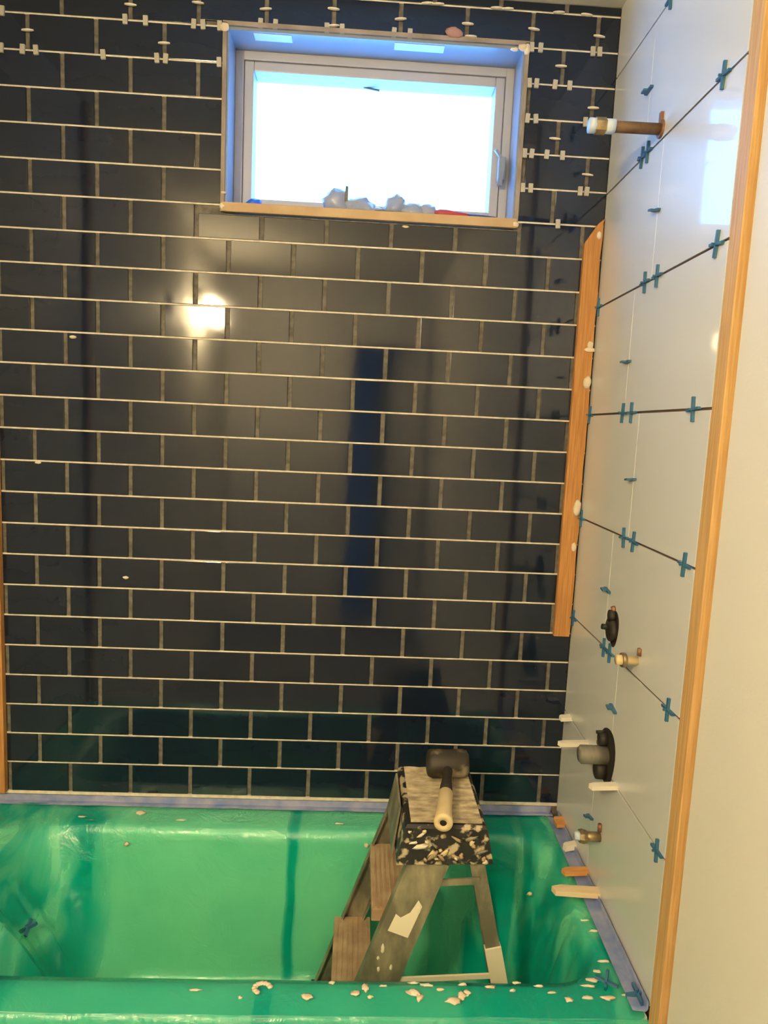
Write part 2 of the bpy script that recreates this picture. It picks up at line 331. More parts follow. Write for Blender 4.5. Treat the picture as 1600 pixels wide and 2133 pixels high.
sw = tag(empty('switch_plate', (XL-.009, -1.72, 1.52)), 'dark square switch plate on left wall, mirrored left of lamp', 'switch')
obj('plate', B(0, .006, -.055, .055, -.05, .05, bev=.002), 'black', sw); obj('rocker', B(.005, .010, -.02, .02, -.03, .03), 'paper', sw)

# ------------------------------------------------------------------ window
win = struct(empty('window_1', (0, 0, 0)))
bm = bmesh.new(); t = .007
x0, x1, z0, z1 = .5335, 1.2155, 1.490, 1.869
box(bm, WX0, x0, .0, .15, z0-.012, z1+.007); box(bm, x1, WX1, .0, .15, z0-.012, z1+.007); box(bm, x0, x1, .0, .15, z1, z1+.007)
obj('reveal', bm, 'reveal', win)
obj('sill', B(x0, x1, -.002, .15, z0-.016, z0), 'reveal', win)
def frame(bm, a, b, c, d, w, y0, y1, bev=.0015):
    for q in ((a, a+w, c, d), (b-w, b, c, d), (a+w, b-w, c, c+w), (a+w, b-w, d-w, d)): box(bm, q[0], q[1], y0, y1, q[2], q[3], bev=bev)
bm = bmesh.new(); frame(bm, x0, x1, z0, z1, .020, .085, .150); obj('window_frame', bm, 'vinyl', win)
bm = bmesh.new(); frame(bm, x0+.0195, x1-.0195, z0+.0195, z1-.0195, .0022, .090, .140, 0); obj('groove_strip', bm, 'vinyl_dark', win)  # dark strip in the groove between frame and sash
bm = bmesh.new(); frame(bm, x0+.0215, x1-.0215, z0+.0165, z1-.0215, .0225, .088, .146, .003); sash = obj('sash', bm, 'vinyl', win)
obj('pane', B(x0+.04, x1-.04, .136, .140, z0+.035, z1-.04), 'glass', win)
bm = bmesh.new(); box(bm, x1-.030, x1-.012, .062, .088, 1.60, 1.655, bev=.003); bar(bm, (x1-.022, .066, 1.650), (x1-.040, .058, 1.668), (.007, .007)); bar(bm, (x1-.020, .064, 1.630), (x1-.026, .060, 1.585), (.012, .007))
obj('handle', bm, 'reveal', win)
bm = bmesh.new(); bar(bm, (.845, .135, 1.826), (.885, .13, 1.818), (.004, .004)); obj('latch', bm, 'nickel', win)
# raw casing edges around the opening
bm = bmesh.new(); e = .009
prof = []
box(bm, WX0-e+.002, WX0+.002, -.006, .006, WZ0-.006, WZ1+.006); box(bm, WX1-.002, WX1+e-.002, -.006, .006, WZ0-.006, WZ1+.006)
box(bm, WX0-e+.002, WX1+e-.002, -.006, .006, WZ1-.0, WZ1+.0095)
obj('casing_edge', bm, 'trimedge', win)
obj('sill_edge', B(WX0-.004, WX1+.004, -.008, .004, WZ0-.006, WZ0+.0155, bev=.002), 'sillwood', win)
for k, (x, z, sx, sz) in enumerate(((.524,1.872,.010,.010),(1.215,1.872,.013,.008),(1.224,1.868,.008,.014),(.526,1.48,.008,.010),(1.222,1.476,.010,.008),(1.195,1.866,.010,.004),(.526,1.51,.006,.003))):
    blob('mortar_dab', (x, -.005, z), (sx, .004, sz), 'thinset', win, seed=k+9)
# two thin bright patches on the head of the opening
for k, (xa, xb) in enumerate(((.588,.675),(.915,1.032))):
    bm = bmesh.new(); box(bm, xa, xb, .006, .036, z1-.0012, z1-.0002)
    tag(obj('bright_patch', bm, 'ptfe'), ('small bright patch under window head near its left end', 'longer bright patch under window head right of its middle')[k], 'tape', 'bright patches under the window head')

# ------------------------------------------------------------------ things on the sill
zs = z0
o = blob('bottle_cap', (.592, .040, zs+.012), (.018,.014,.013), 'bluepl', seed=3, rough=.5); tag(o, 'small bright blue plastic piece at left end of window sill', 'cap')
def bagmesh(parts, seed):
    bm = bmesh.new()
    for c, r in parts:
        b2 = bmesh.new(); bmesh.ops.create_icosphere(b2, subdivisions=3, radius=1)
        for v in b2.verts:
            k = 1 + .38*noise.noise(v.co*2.3+Vector((seed, c[0]*40, 0))) + .12*noise.noise(v.co*7)
            v.co = Vector((v.co.x*r[0]*k, v.co.y*r[1]*k, max(-c[2]+.0008, v.co.z*r[2]*k))) + Vector(c)
        me = bpy.data.meshes.new('t'); b2.to_mesh(me); b2.free(); bm.from_mesh(me); bpy.data.meshes.remove(me)
    return bm
o = obj('plastic_bag', bagmesh([((-.025,0,.020),(.030,.022,.034)), ((.030,.0,.014),(.042,.020,.022)), ((.075,-.005,.007),(.022,.014,.010))], 1), 'bag', smooth=True); o.location = (.815, .035, zs)
tag(o, 'crumpled clear bag with upright stub, left clump on window sill', 'bag')
bm = bmesh.new(); tube(bm, (0,0,.0), (.001,0,.034), .0042, .0035, 10); q = obj('bag_tie', bm, 'alu', o, True); q.location = (.0, -.01, .026)
o = obj('plastic_bag', bagmesh([((-.02,0,.018),(.026,.020,.028)), ((.022,.0,.012),(.034,.018,.018)), ((.058,0,.012),(.024,.016,.020)), ((.10,-.004,.006),(.032,.012,.009))], 5), 'bag', smooth=True); o.location = (.955, .034, zs)
tag(o, 'crumpled clear bag in the middle of window sill, right clump', 'bag')
bm = bmesh.new(); tube(bm, (0,0,.004), (.045,-.004,.003), .004, .003, 10)
o = obj('pencil_stub', bm, 'black', smooth=True); o.location = (.885, .018, zs); tag(o, 'short black stick between the two clear bags on sill', 'stick')
mk = empty('marker_pen', (1.06, .022, zs+.007)); tag(mk, 'red marker with navy end lying at right of window sill', 'pen')
bm = bmesh.new(); lathe(bm, (-.03,0,.004), (1,0,-.04), [(0,.004),(.012,.009),(.03,.0095),(.075,.006),(.082,.005)], 14); obj('barrel', bm, 'redpl', mk, True)
bm = bmesh.new(); lathe(bm, (.052,0,.0005), (1,0,-.02), [(0,.0052),(.04,.0048),(.068,.003)], 14); obj('cap', bm, 'navypl', mk, True)

# ------------------------------------------------------------------ white spacers in the dark tiling
def rowname(z): return int(round(z/PH))
clips = [(0.023,24),(0.298,24),(0.344,24),(0.453,24),(0.474,24),(0.512,24),(0.019,23),(0.067,23),(0.097,23),(0.248,23),(0.37,23),(0.39,23),(0.512,23),(0.605,24),(0.639,24),(0.757,24),(0.792,24),(0.912,24),(0.949,24),(1.235,24),(1.256,24),(1.38,24),(1.396,24),(1.235,23),(1.252,23),(1.296,23),(1.331,23),(1.236,22),(1.256,22),(1.375,22),(1.235,21),(1.252,21),(1.288,21),(1.326,21),(1.236,20),(1.255,20),(1.375,20),(1.391,20),(1.327,19)]
ords = ['leftmost','second','third','fourth','fifth','sixth','seventh','eighth','ninth','tenth']
jn = {24: 'joint level with the window head', 23: 'first joint below the window head', 22: 'second joint below the window head', 21: 'third joint below the window head', 20: 'lowest spaced joint beside the window', 19: 'joint level with the window sill'}
def make_clip():
    bm = bmesh.new(); box(bm, -.0055, .0055, -.0045, .002, -.0105, .0105, bev=.001)
    return bm
cproto = None
def side(x): return 'left of window' if x < .55 else ('above window' if x < 1.2 else 'right of window')
from collections import defaultdict
g = defaultdict(list)
for x, r in clips: g[(r, side(x))].append(x)
for (r, sd), xs in g.items():
    for i, x in enumerate(sorted(xs)):
        if cproto is None: cproto = obj('tile_spacer', make_clip(), 'spacer_w'); o = cproto
        else: o = cproto.copy(); C.objects.link(o)
        o.location = (x, 0, r*PH + (.011 if sd == 'above window' else 0)); o.rotation_euler = (0, random.uniform(-.08,.08), 0)
        which = ords[i] if len(xs) > 1 else 'only'
        tag(o, f'white spacer clip, {which} {sd} on {jn[r]}', 'spacer', 'white spacer clips across the horizontal joints')
lens = [(0.31,1.906,0),(0.462,1.92,0),(0.079,1.8374,0),(0.386,1.8295,0),(0.616,1.9169,0),(0.771,1.9269,0),(0.926,1.9155,0),(1.082,1.9152,0),(1.237,1.9138,0),(1.392,1.9081,0),(0.772,1.8912,1),(1.091,1.8885,1),(1.307,1.8378,0),(1.391,1.7507,0),(1.305,1.6768,0),(1.39,1.6004,0),(0.986,1.9532,2),(1.011,1.9532,2),(1.147,1.9535,2),(1.173,1.9535,2),(1.293,1.9535,2),(1.359,1.9525,2)]
def make_stem():
    bm = bmesh.new(); lathe(bm, (0,0,-.0022), (0,0,1), [(0,.007),(.0012,.0138),(.0040,.0138),(.0052,.007)], 16); bmesh.ops.scale(bm, vec=(1,.3,1), verts=bm.verts[:])
    return bm
sproto = None; a = b = c = 0
top_x = sorted(x for x, z, k in lens if k == 0 and z > 1.9)
for x, z, k in lens:
    if sproto is None: sproto = obj('tile_spacer', make_stem(), 'grout', smooth=False); o = sproto
    else: o = sproto.copy(); C.objects.link(o)
    o.location = (x, -.002, z); o.rotation_euler = (random.uniform(-.1,.1), random.uniform(-.1,.1), 0)
    if k == 2: lb = f'white winged spacer, {ords[sorted(q[0] for q in lens if q[2]==2).index(x)]} along topmost joint under ceiling'
    elif k == 1: lb = 'white winged spacer just above window head, ' + ('near its middle' if x < .9 else 'beside the pinkish scrap')
    elif z > 1.9: lb = f'white winged spacer in upright joint, {ords[top_x.index(x)]} in row above window'
    elif x < .2: lb = 'white winged spacer in upright joint at upper left edge of the wall'
    elif x < .5: lb = 'white winged spacer in upright joint just left of window head'
    else: lb = f'white winged spacer in upright joint right of window, {["highest","second from top","third from top","lowest"][[1.8378,1.7507,1.6768,1.6004].index(z)]}'
    tag(o, lb, 'spacer', 'white winged spacers standing out of the dark tiling')
o = blob('mortar_scrap', (1.053, -.006, 1.893), (.020,.006,.012), 'scrap', seed=4, rough=.5); tag(o, 'pinkish brown scrap stuck above the window head at right', 'scrap')
for k, (x, z, s, lb) in enumerate(((.173,1.1605,(.009,.002,.004),'tiny white scrap on a dark tile left of the mirrored lamp'),(.298,.575,(.0075,.003,.004),'small white mortar crumb on a dark tile low at left'),(.086,.855,(.008,.003,.003),'small pale mortar crumb under a joint at left edge'),(.96,1.458,(.008,.002,.003),'pale mortar crumb just under the window sill edge'))):
    tag(blob('mortar_crumb', (x,-.001,z), s, 'thinset', seed=k+30), lb, 'mortar')

# ------------------------------------------------------------------ blue spacers on the white wall
def make_cross(r=.021):
    bm = bmesh.new(); box(bm, -.0035, .004, -.0022, .0022, -r, r); box(bm, -.0035, .004, -r, -.0022, -.0022, .0022); box(bm, -.0035, .004, .0022, r, -.0022, .0022)
    box(bm, -.009, -.0035, -.0016, .0016, -.0016, .0016); return bm
crossp = None
jl = ['lowest','fifth','fourth','third','second','topmost']
pos = [(2,1,.594,'near end'),(2,1,.295,'right of the pair'),(2,1,.257,'left of the pair'),(5,1,.600,'near end'),(5,1,.368,'right of the pair'),(5,1,.307,'left of the pair'),
       (6,1,.566,'near end'),(6,1,.259,'right of the pair'),(6,1,.229,'left of the pair'),(4,1,.576,'near end'),(4,1,.297,'right of the pair'),(4,1,.247,'left of the pair'),
       (3,1,.600,'near end'),(3,1,.371,'right of the pair'),(3,1,.317,'left of the pair'),(1,1,.606,'near end'),(7,1,.310,'upper end'),
       (5,1,.018,'corner end'),(4,1,.018,'corner end'),(3,1,.018,'corner end'),(2,1,.018,'corner end')]
nm = {1:'lowest diagonal joint',2:'joint beside the upper valve hole',3:'joint above the upper valve hole',4:'level joint at eye height',5:'joint below the window reflection',6:'joint under the shower pipe',7:'topmost joint'}
for i, _, s, wh in pos:
    if crossp is None: crossp = obj('tile_spacer', make_cross(), 'spacer_b'); o = crossp
    else: o = crossp.copy(); C.objects.link(o)
    o.location = rwp(s, rows[i], .002); o.rotation_euler = (random.uniform(-.12,.12), 0, TH)
    tag(o, f'blue cross spacer on white wall, {wh.replace("of the pair","of pair")}, {nm[i]}', 'spacer', 'blue cross spacers on the white wall')
dash = [(.237,1.686,'highest, above the shower pipe'),(.334,1.423,'right of the pipe joint pair'),(.249,1.141,'just above eye level'),(.336,.897,'just below eye level'),(.249,.645,'above the upper valve hole'),(.345,.412,'above the lower valve hole'),(.266,.12,'above the tub spout stub')]
bm = bmesh.new(); box(bm, -.004, .003, -.016, .016, -.0022, .0022); box(bm, -.012, -.004, -.003, .012, -.002, .002)
dp = obj('tile_spacer', bm, 'spacer_b')
for k, (s, z, wh) in enumerate(dash):
    o = dp if k == 0 else dp.copy()
    if k: C.objects.link(o)
    o.location = rwp(s, z, .003); o.rotation_euler = (random.uniform(-.25,.25), 0, TH)
    tag(o, f'blue dash spacer in upright white wall joint, {wh}', 'spacer', 'blue spacers in the upright joints')
# fallen ones
def cross_at(loc, rot, lb):
    o = crossp.copy(); C.objects.link(o); o.location = loc; o.rotation_euler = rot; tag(o, lb, 'spacer')
# ------------------------------------------------------------------ shims
def shim(s, z, L, wy, h, m, lb, yaw=0):
    bm = bmesh.new(); n = 6
    prism(bm, [(.012,-wy/2,-.0012),(.012,wy/2,-.0012),(-L*.8,wy/2,-h*.5),(-L,wy*.15,-h*.5),(-L*.93,-wy/2,-h*.5)], (0,0,h))
    o = obj('wood_shim', bm, m); o.location = rwp(s, z, 0); o.rotation_euler = (0,0,TH+yaw); tag(o, lb, 'shim'); return o
shim(.055,.262,.028,.022,.010,'shim_w','white shim at the corner end of the lowest white wall joint')
shim(.200,.262,.070,.016,.010,'shim_w','white shim poking out left of the lower valve stem')
shim(.392,.262,.056,.018,.009,'shim_w','white shim directly under the lower valve hole')
shim(.075,-.010,.026,.040,.008,'shim_o','orange wood shim in the back corner of the tub rim')
shim(.275,-.010,.060,.020,.010,'shim_o','orange wood shim on the blue tape right of the tub, middle')
shim(.350,-.010,.100,.024,.012,'shim_l','pale tan wood shim jutting over the tub rim, longest', -.12)
shim(.175,-.012,.030,.018,.014,'shim_w','stubby pale shim under the tub spout stub', .1)
# ------------------------------------------------------------------ plumbing on the right wall
def local(name, s, z):
    o = empty(name, rwp(s, z), TH); return o
p = local('shower_pipe', .316, 1.579); tag(p, 'brown shower arm pipe stub jutting from white wall beside the window', 'pipe')
bm = bmesh.new(); tube(bm, (.01,0,0), (-.098,0,0), .0105); obj('pipe_arm', bm, 'pipe', p, True)
bm = bmesh.new(); tube(bm, (-.092,0,0), (-.111,0,0), .0135); tube(bm, (-.129,0,0), (-.142,0,0), .0138); obj('thread_tape', bm, 'ptfe', p, True)
bm = bmesh.new(); tube(bm, (-.110,0,0), (-.130,0,0), .0155, n=6); obj('coupling', bm, 'brass', p)
bm = bmesh.new(); box(bm, -.006, .004, -.007, .003, .008, .030); obj('nail_clip', bm, 'copper', p)
bm = bmesh.new(); lathe(bm, (0,0,0), (-1,0,0), [(0,.017),(.004,.016)], 20); obj('flange', bm, 'copper', p)
def hole(parent, ry, rz, depth=.02):
    bm = bmesh.new(); n = 28; pts = []
    for i in range(n):
        t = 2*math.pi*i/n; k = 1+.06*math.sin(3*t+.5); pts.append((-.0006, ry*k*math.cos(t), rz*k*math.sin(t)))
    prism(bm, pts, (.0004,0,0)); obj('hole_shade_disc', bm, 'hole', parent)  # flat near-black disc; shade inside the hole is put into its colour
v = local('shower_valve', .300, .575); tag(v, 'small black valve in upper round hole of the white wall', 'valve')
hole(v, .029, .040)
bm = bmesh.new(); lathe(bm, (.0,0,-.004), (-1,0,0), [(0,.026),(.010,.025),(.013,.012)], 24); obj('valve_body', bm, 'black', v, True)
bm = bmesh.new(); tube(bm, (-.01,0,0), (-.026,0,.002), .006); obj('valve_stem', bm, 'black', v, True)
bm = bmesh.new(); lathe(bm, (.0,0,.026), (-1,0,0), [(0,.013),(.012,.013)], 16); obj('screw_boss', bm, 'black', v, True)
bm = bmesh.new(); tube(bm, (0,0,.030),(-.006,0,.046), .005); obj('copper_lead', bm, 'copper', v, True)
v = local('mixing_valve', .328, .300); tag(v, 'grey cylinder valve jutting from lower large hole in white wall', 'valve')
hole(v, .047, .062)
bm = bmesh.new(); lathe(bm, (.0,.004,-.002), (-1,0,0), [(0,.020),(.056,.020),(.058,.016),(.060,.016)], 28); obj('valve_stem', bm, 'valve', v, True)
bm = bmesh.new(); lathe(bm, (.0,.012,.032), (-1,0,0), [(0,.016),(.016,.015),(.018,.008)], 18); obj('valve_body', bm, 'black', v, True)
bm = bmesh.new(); lathe(bm, (.0,.008,-.038), (-1,0,0), [(0,.020),(.020,.019),(.022,.010)], 18); obj('valve_port', bm, 'black', v, True)
bm = bmesh.new(); tube(bm, (0,.022,.018),(-.016,.022,.018), .0055); obj('copper_lead', bm, 'copper', v, True)
bm = bmesh.new(); tube(bm, (-.004,.010,.048),(-.024,.012,.046), .0035); obj('screw', bm, 'black', v, True)
v = local('capped_stub', .440, .551); tag(v, 'ring shaped capped pipe stub right of the upper valve hole', 'stub')
bm = bmesh.new(); lathe(bm, (.002,0,0), (-1,0,0), [(0,.009),(.030,.009),(.032,.010),(.044,.010)], 20); obj('cap', bm, 'grip', v, True)
bm = bmesh.new(); lathe(bm, (-.024,0,0), (-1,0,0), [(0,.014),(.004,.0145),(.008,.014),(.008,.0105),(.0,.0105)], 24, True); obj('ring', bm, 'brass', v, True)
bm = bmesh.new(); tube(bm, (-.002,-.012,.014),(-.002,-.012,.028), .005); obj('copper_lead', bm, 'copper', v, True)
v = local('spout_stub', .328, .111); tag(v, 'brass tub spout pipe stub above the blue tape', 'pipe')
bm = bmesh.new(); tube(bm, (.002,0,0), (-.040,0,.0), .0105); obj('nipple', bm, 'brass', v, True)
bm = bmesh.new(); lathe(bm, (-.030,0,0), (-1,0,0), [(0,.014),(.008,.016),(.016,.014)], 8); obj('nut', bm, 'brass', v)
bm = bmesh.new(); tube(bm, (-.045,.0,.001), (-.056,0,.001), .011, .008); obj('plug', bm, 'ptfe', v, True)
bm = bmesh.new(); tube(bm, (-.003,-.004,.016),(-.003,-.004,.032), .005); obj('copper_lead', bm, 'copper', v, True)

# ------------------------------------------------------------------ tub and its green sheet
def ring(x0, x1, y0, y1, r, z, k=10, ms=70, mt=34):
    P = []
    def seg(a, b, m):
        for i in range(m): P.append((a[0]+(b[0]-a[0])*i/m, a[1]+(b[1]-a[1])*i/m, z))
    def arc(cx, cy, a0):
        for i in range(k): t = a0+math.pi/2*i/k; P.append((cx+r*math.cos(t), cy+r*math.sin(t), z))
    seg((x0+r,y0),(x1-r,y0),ms); arc(x1-r,y0+r,-math.pi/2); seg((x1,y0+r),(x1,y1-r),mt); arc(x1-r,y1-r,0)
    seg((x1-r,y1),(x0+r,y1),ms); arc(x0+r,y1-r,math.pi/2); seg((x0,y1-r),(x0,y0+r),mt); arc(x0+r,y0+r,math.pi)
    return P
RZ = -.033
def lerp_rings(A, Bq, n, f=lambda t: t):
    out = []
    for i in range(1, n+1):
        t = i/n; out.append([tuple(a[j]+(b[j]-a[j])*t for j in range(3)) for a, b in zip(A, Bq)])
    return out
def tub_rings():
    R0 = ring(XL+.002, 1.420, -.648, -.001, .012, RZ)
    R1 = ring(.085, 1.383, -.578, -.098, .10, RZ)
    R2 = ring(.093, 1.376, -.570, -.106, .10, RZ-.004)
    R3 = ring(.100, 1.371, -.565, -.111, .10, RZ-.014)
    R4 = ring(.300, 1.285, -.530, -.150, .10, -.385)
    R5 = ring(.330, 1.262, -.515, -.165, .09, -.402)
    R6 = ring(.60, 1.00, -.36, -.32, .015, -.405)
    rs = [R0]; rs += lerp_rings(R0, R1, 4); rs += [R2, R3]; rs += lerp_rings(R3, R4, 26); rs += [R5]; rs += lerp_rings(R5, R6, 4); return rs
def loft(bm, rs, fill=True, f=None):
    V = [[bm.verts.new(f(p, j, i) if f else p) for i, p in enumerate(r)] for j, r in enumerate(rs)]
    n = len(V[0])
    for j in range(len(V)-1):
        for i in range(n): bm.faces.new((V[j][i], V[j][(i+1)%n], V[j+1][(i+1)%n], V[j+1][i]))
    if fill: bm.faces.new(V[-1])
tub = tag(empty('bathtub', (.69, -.32, FL)), 'built-in bathtub under green plastic along the dark tiled wall', 'bathtub')
def shift(o, par): o.location = -Vector(par.location); return o
bm = bmesh.new(); loft(bm, tub_rings()); o = shift(obj('tub_basin', bm, 'tub', tub, True), tub)
bm = bmesh.new(); box(bm, XL+.002, 1.42, -.648, -.640, FL, RZ-.001, bev=.002); shift(obj('apron', bm, 'tub', tub), tub)
# the sheet
def fn(p, j, i):
    v = Vector(p); inside = 1 if j > 6 else 0
    c = Vector((.75, -.33, -.2)); d = (c - v)
    if j <= 5: d = Vector((0,0,1))
    else: d.z *= .3; d.normalize()
    left = max(0, min(1, (.42 - v.x)/.25)); right = max(0, min(1, (v.x-1.1)/.2))
    a = .0035 + .004*left
    h = .0045 + a*(.5+.5*noise.noise(Vector((v.x*9, v.y*9, v.z*4))))
    if inside:
        # long hanging folds at the two ends
        ang = math.atan2(v.y+.33, (v.x-.75)*.5)
        h += (.030*left + .012*right)*abs(noise.noise(Vector((ang*5.5, v.z*1.6, 5))))*2*min(1, (RZ-v.z)/.06)
        h += .009*abs(noise.noise(Vector((ang*14+v.z*4, v.z*3, 8))))*(left+.6*right)
    else: h += .003*left*abs(noise.noise(Vector((v.x*25, v.y*14, 2))))
    return v + d*h
sheet = tag(empty('plastic_sheet', (.69, -.32, RZ)), 'glossy green plastic sheet covering the bathtub and its front', 'plastic sheet')
bm = bmesh.new()
rs = tub_rings(); rs[0] = ring(XL+.003, 1.414, -.650, -.020, .012, RZ); rs[1:5] = lerp_rings(rs[0], rs[4], 4)
loft(bm, rs, True, fn)
# front skirt
nx, prof = 150, [(-.650, RZ+.006), (-.6545, RZ+.002), (-.657, RZ-.006), (-.659, RZ-.03), (-.660, RZ-.06), (-.660, RZ-.10), (-.661, RZ-.16), (-.662, RZ-.25), (-.662, RZ-.36), (-.662, RZ-.44)]
G = []
for j, (y, z) in enumerate(prof):
    row = []
    for i in range(nx+1):
        x = XL+.004 + (1.418-XL-.004)*i/nx; q = Vector((x, y, z))
        amp = .0 if j == 0 else min(1, j/4)*.005
        row.append(bm.verts.new((x, y - amp*(1+noise.noise(Vector((x*8, z*5, 1))) + .5*noise.noise(Vector((x*22, z*9, 4)))), z + (.0015*noise.noise(Vector((x*12,0,0))) if j < 4 else 0))))
    G.append(row)
for j in range(len(G)-1):
    for i in range(nx): bm.faces.new((G[j][i], G[j][i+1], G[j+1][i+1], G[j+1][i]))
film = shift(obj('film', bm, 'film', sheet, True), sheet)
# mortar splashes on the sheet
def splat(x, y, z, rx, ry, seed, h=.002):
    o = blob('mortar_splash', (x, y, z), (rx, ry, h), 'thinset', sheet, seed=seed, rough=.9, fr=1.6); o.location = -Vector(sheet.location)
zt = RZ+.0085
bm = bmesh.new()
for i in range(9):
    t = math.radians(20+i*27); c = Vector((.737+.014*math.cos(t), -.595+.011*math.sin(t), zt))
    bmesh.ops.create_icosphere(bm, subdivisions=1, radius=1, matrix=Matrix.Translation(c) @ Matrix.Diagonal((.006,.0055,.0025,1)))
shift(obj('mortar_splash', bm, 'thinset', sheet, True), sheet)
for k, (x, y, rx, ry) in enumerate(((.818,-.611,.009,.008),(.903,-.603,.008,.006),(.921,-.590,.006,.009),(1.007,-.600,.011,.009),(1.018,-.610,.006,.008),(1.079,-.616,.013,.007),(1.094,-.604,.007,.009),(1.105,-.598,.006,.006),(1.009,-.578,.010,.002),(1.033,-.583,.012,.003),(1.058,-.592,.008,.003),(1.10,-.580,.008,.003),(1.15,-.585,.010,.003),(1.19,-.592,.005,.003),(1.288,-.611,.007,.005),(1.26,-.596,.008,.002),(1.325,-.606,.010,.004),(1.36,-.606,.012,.004),(1.348,-.565,.012,.005),(1.362,-.545,.008,.004),(1.385,-.52,.011,.003),(1.335,-.58,.012,.003),(.701,-.615,.004,.003),(.62,-.600,.010,.002),(.86,-.58,.006,.003),(1.40,-.60,.008,.003),(1.392,-.44,.010,.0025),(1.384,-.41,.008,.002),(1.20,-.575,.007,.002),(1.24,-.582,.008,.002),(.955,-.586,.007,.002),(.93,-.61,.005,.003))):
    splat(x, y, zt-.001, rx, ry, k*1.3+2)
splat(.351, -.050, zt-.001, .012, .012, 55, .003); splat(.215,-.075,zt,.009,.003,57); splat(.24,-.088,zt-.001,.010,.002,58); splat(.46,-.08,zt,.012,.002,59); splat(.86,-.08,zt,.012,.002,60)
for k, (x, y, z) in enumerate(((.341,-.126,-.062),(.93,-.122,-.055),(1.325,-.20,-.12))):
    o = blob('mortar_splash', (x, y, z), (.006,.004,.005), 'thinset', sheet, seed=k+80, rough=.8); o.location = -Vector(sheet.location)
cross_at((1.368, -.577, RZ+.014), (math.radians(88), .2, .9), 'dark blue cross spacer lying on green film at tub front right corner')
cross_at(rwp(.607, -.016, .012), (.4, math.radians(80), .4), 'blue cross spacer fallen on the tape at the near end of rim')
cross_at((.185, -.30, -.150), (.4, 1.0, .5), 'dark spacer caught in the green folds at the left tub end')
# blue masking tape
def tape_strip(name, pts, width_vec, n, lb, seed):
    bm = bmesh.new(); A = []; 
    for i in range(n+1):
        t = i/n; a = Vector(pts[0]).lerp(Vector(pts[1]), t); rowv = []
        for k, wv in enumerate(width_vec):
            j = noise.noise(Vector((t*22+seed, k*3, 1)))
            rowv.append(bm.verts.new(a + Vector(wv) + Vector((0, .0015*j, .0012*abs(j)))))
        A.append(rowv)
    for i in range(n):
        for k in range(len(width_vec)-1): bm.faces.new((A[i][k], A[i+1][k], A[i+1][k+1], A[i][k+1]))
    o = obj(name, bm, 'tape', None, True); md = o.modifiers.new('s', 'SOLIDIFY'); md.thickness = .0006; return tag(o, lb, 'tape')
tape_strip('masking_tape', ((XL+.004, 0, 0), (1.425, 0, 0)), ((0,-.0035,-.009),(0,-.0038,-.024),(0,-.007,RZ+.0085),(0,-.026,RZ+.0105)), 90, 'strip of blue masking tape along the foot of the dark tiled wall', 1)
tape_strip('masking_tape', (rwp(.03,0,.004), rwp(.638,0,.004)), ((0,0,-.005),(0,0,-.019),(-.004,0,RZ+.0095),(-.028,0,RZ+.0125)), 60, 'blue masking tape along the right tub rim under white wall', 7)

# ------------------------------------------------------------------ step ladder
lad = tag(empty('step_ladder', (1.05, -.32, -.40)), 'paint-spattered small aluminium step ladder standing in the tub', 'ladder')
def lp(n, bm, m, sm=False): return shift(obj(n, bm, m, lad, sm), lad)
ZT = .200
YN1, YF1 = -.445, -.205
# cap: moulded top with skirts and a ribbed mortar-coated surface
bm = bmesh.new()
def cap_ring(ins, z, bot=False):
    return [(.992+ins, YN1+ins, z), (1.158-ins, YN1+ins, z), (1.158-ins, YF1-ins, z), (.992+ins, YF1-ins, z)]
A = [bm.verts.new(p) for p in ((.978,YN1-.004,.118),(1.172,YN1-.004,.124),(1.172,YF1+.004,.124),(.978,YF1+.004,.118))]
A2 = [bm.verts.new(p) for p in cap_ring(0, ZT-.006)]; A3 = [bm.verts.new(p) for p in cap_ring(.005, ZT)]
for P, Q in ((A, A2), (A2, A3)):
    for i in range(4): bm.faces.new((P[i], P[(i+1)%4], Q[(i+1)%4], Q[i]))
bm.faces.new(A3); bm.faces.new(A[::-1])
cap = lp('ladder_cap', bm, 'capside')
bm = bmesh.new(); n = 26
prev = None
for i in range(n*2+1):
    y = YN1+.010 + (YF1-YN1-.016)*i/(n*2); z = ZT + (.0042 if i % 2 else .0010) + .0008*noise.noise(Vector((y*60,0,0)))
    r = [bm.verts.new((1.004+(k/12)*.144, y, z + .0016*noise.noise(Vector((k*.9, y*90, 3))))) for k in range(13)]
    if prev:
        for k in range(12): bm.faces.new((prev[k], prev[k+1], r[k+1], r[k]))
    prev = r
lp('ribbed_tread', bm, 'captop')
# left green-grey hinge plate on the cap side
bm = bmesh.new(); prism(bm, [(.974,-.40,.11),(.974,-.22,.11),(.988,-.24,.20),(.988,-.38,.20)], (-.004,0,0)); lp('hinge_plate', bm, 'alu')
# splashes on the cap front
rs_ = random.Random(5)
for k in range(26):
    x = rs_.uniform(.995, 1.160); z = rs_.uniform(.126, .190); rx = rs_.choice((.003,.004,.005,.009,.012)); rz = rs_.uniform(.0025,.0055)
    q = blob('mortar_splash', (0,0,0), (rx,.0016,rz), rs_.choice(('thinset','grip','alu','step','paper')), lad, seed=k*2.2, rough=1.1, fr=1.5); q.location = Vector((x, YN1-.002 - (ZT-z)*.03, z))-Vector(lad.location); q.rotation_euler = (0, rs_.uniform(-.9,.9), 0)
def chan(a, b, w, t, facey):       # C rail from a to b: web w wide in the xz plane, flanges t deep along y
    a = Vector(a); b = Vector(b); d = (b-a).normalized(); s = d.cross(Vector((0,1,0))).normalized(); bm = bmesh.new()
    q = lambda p, u, v: p + s*u + Vector((0,1,0))*v*facey
    pts = [(-w/2,0),(w/2,0),(w/2,t),(w/2-.0025,t),(w/2-.0025,.0025),(-w/2+.0025,.0025),(-w/2+.0025,t),(-w/2,t)]
    prism(bm, [q(a,*p) for p in pts], b-a); return bm
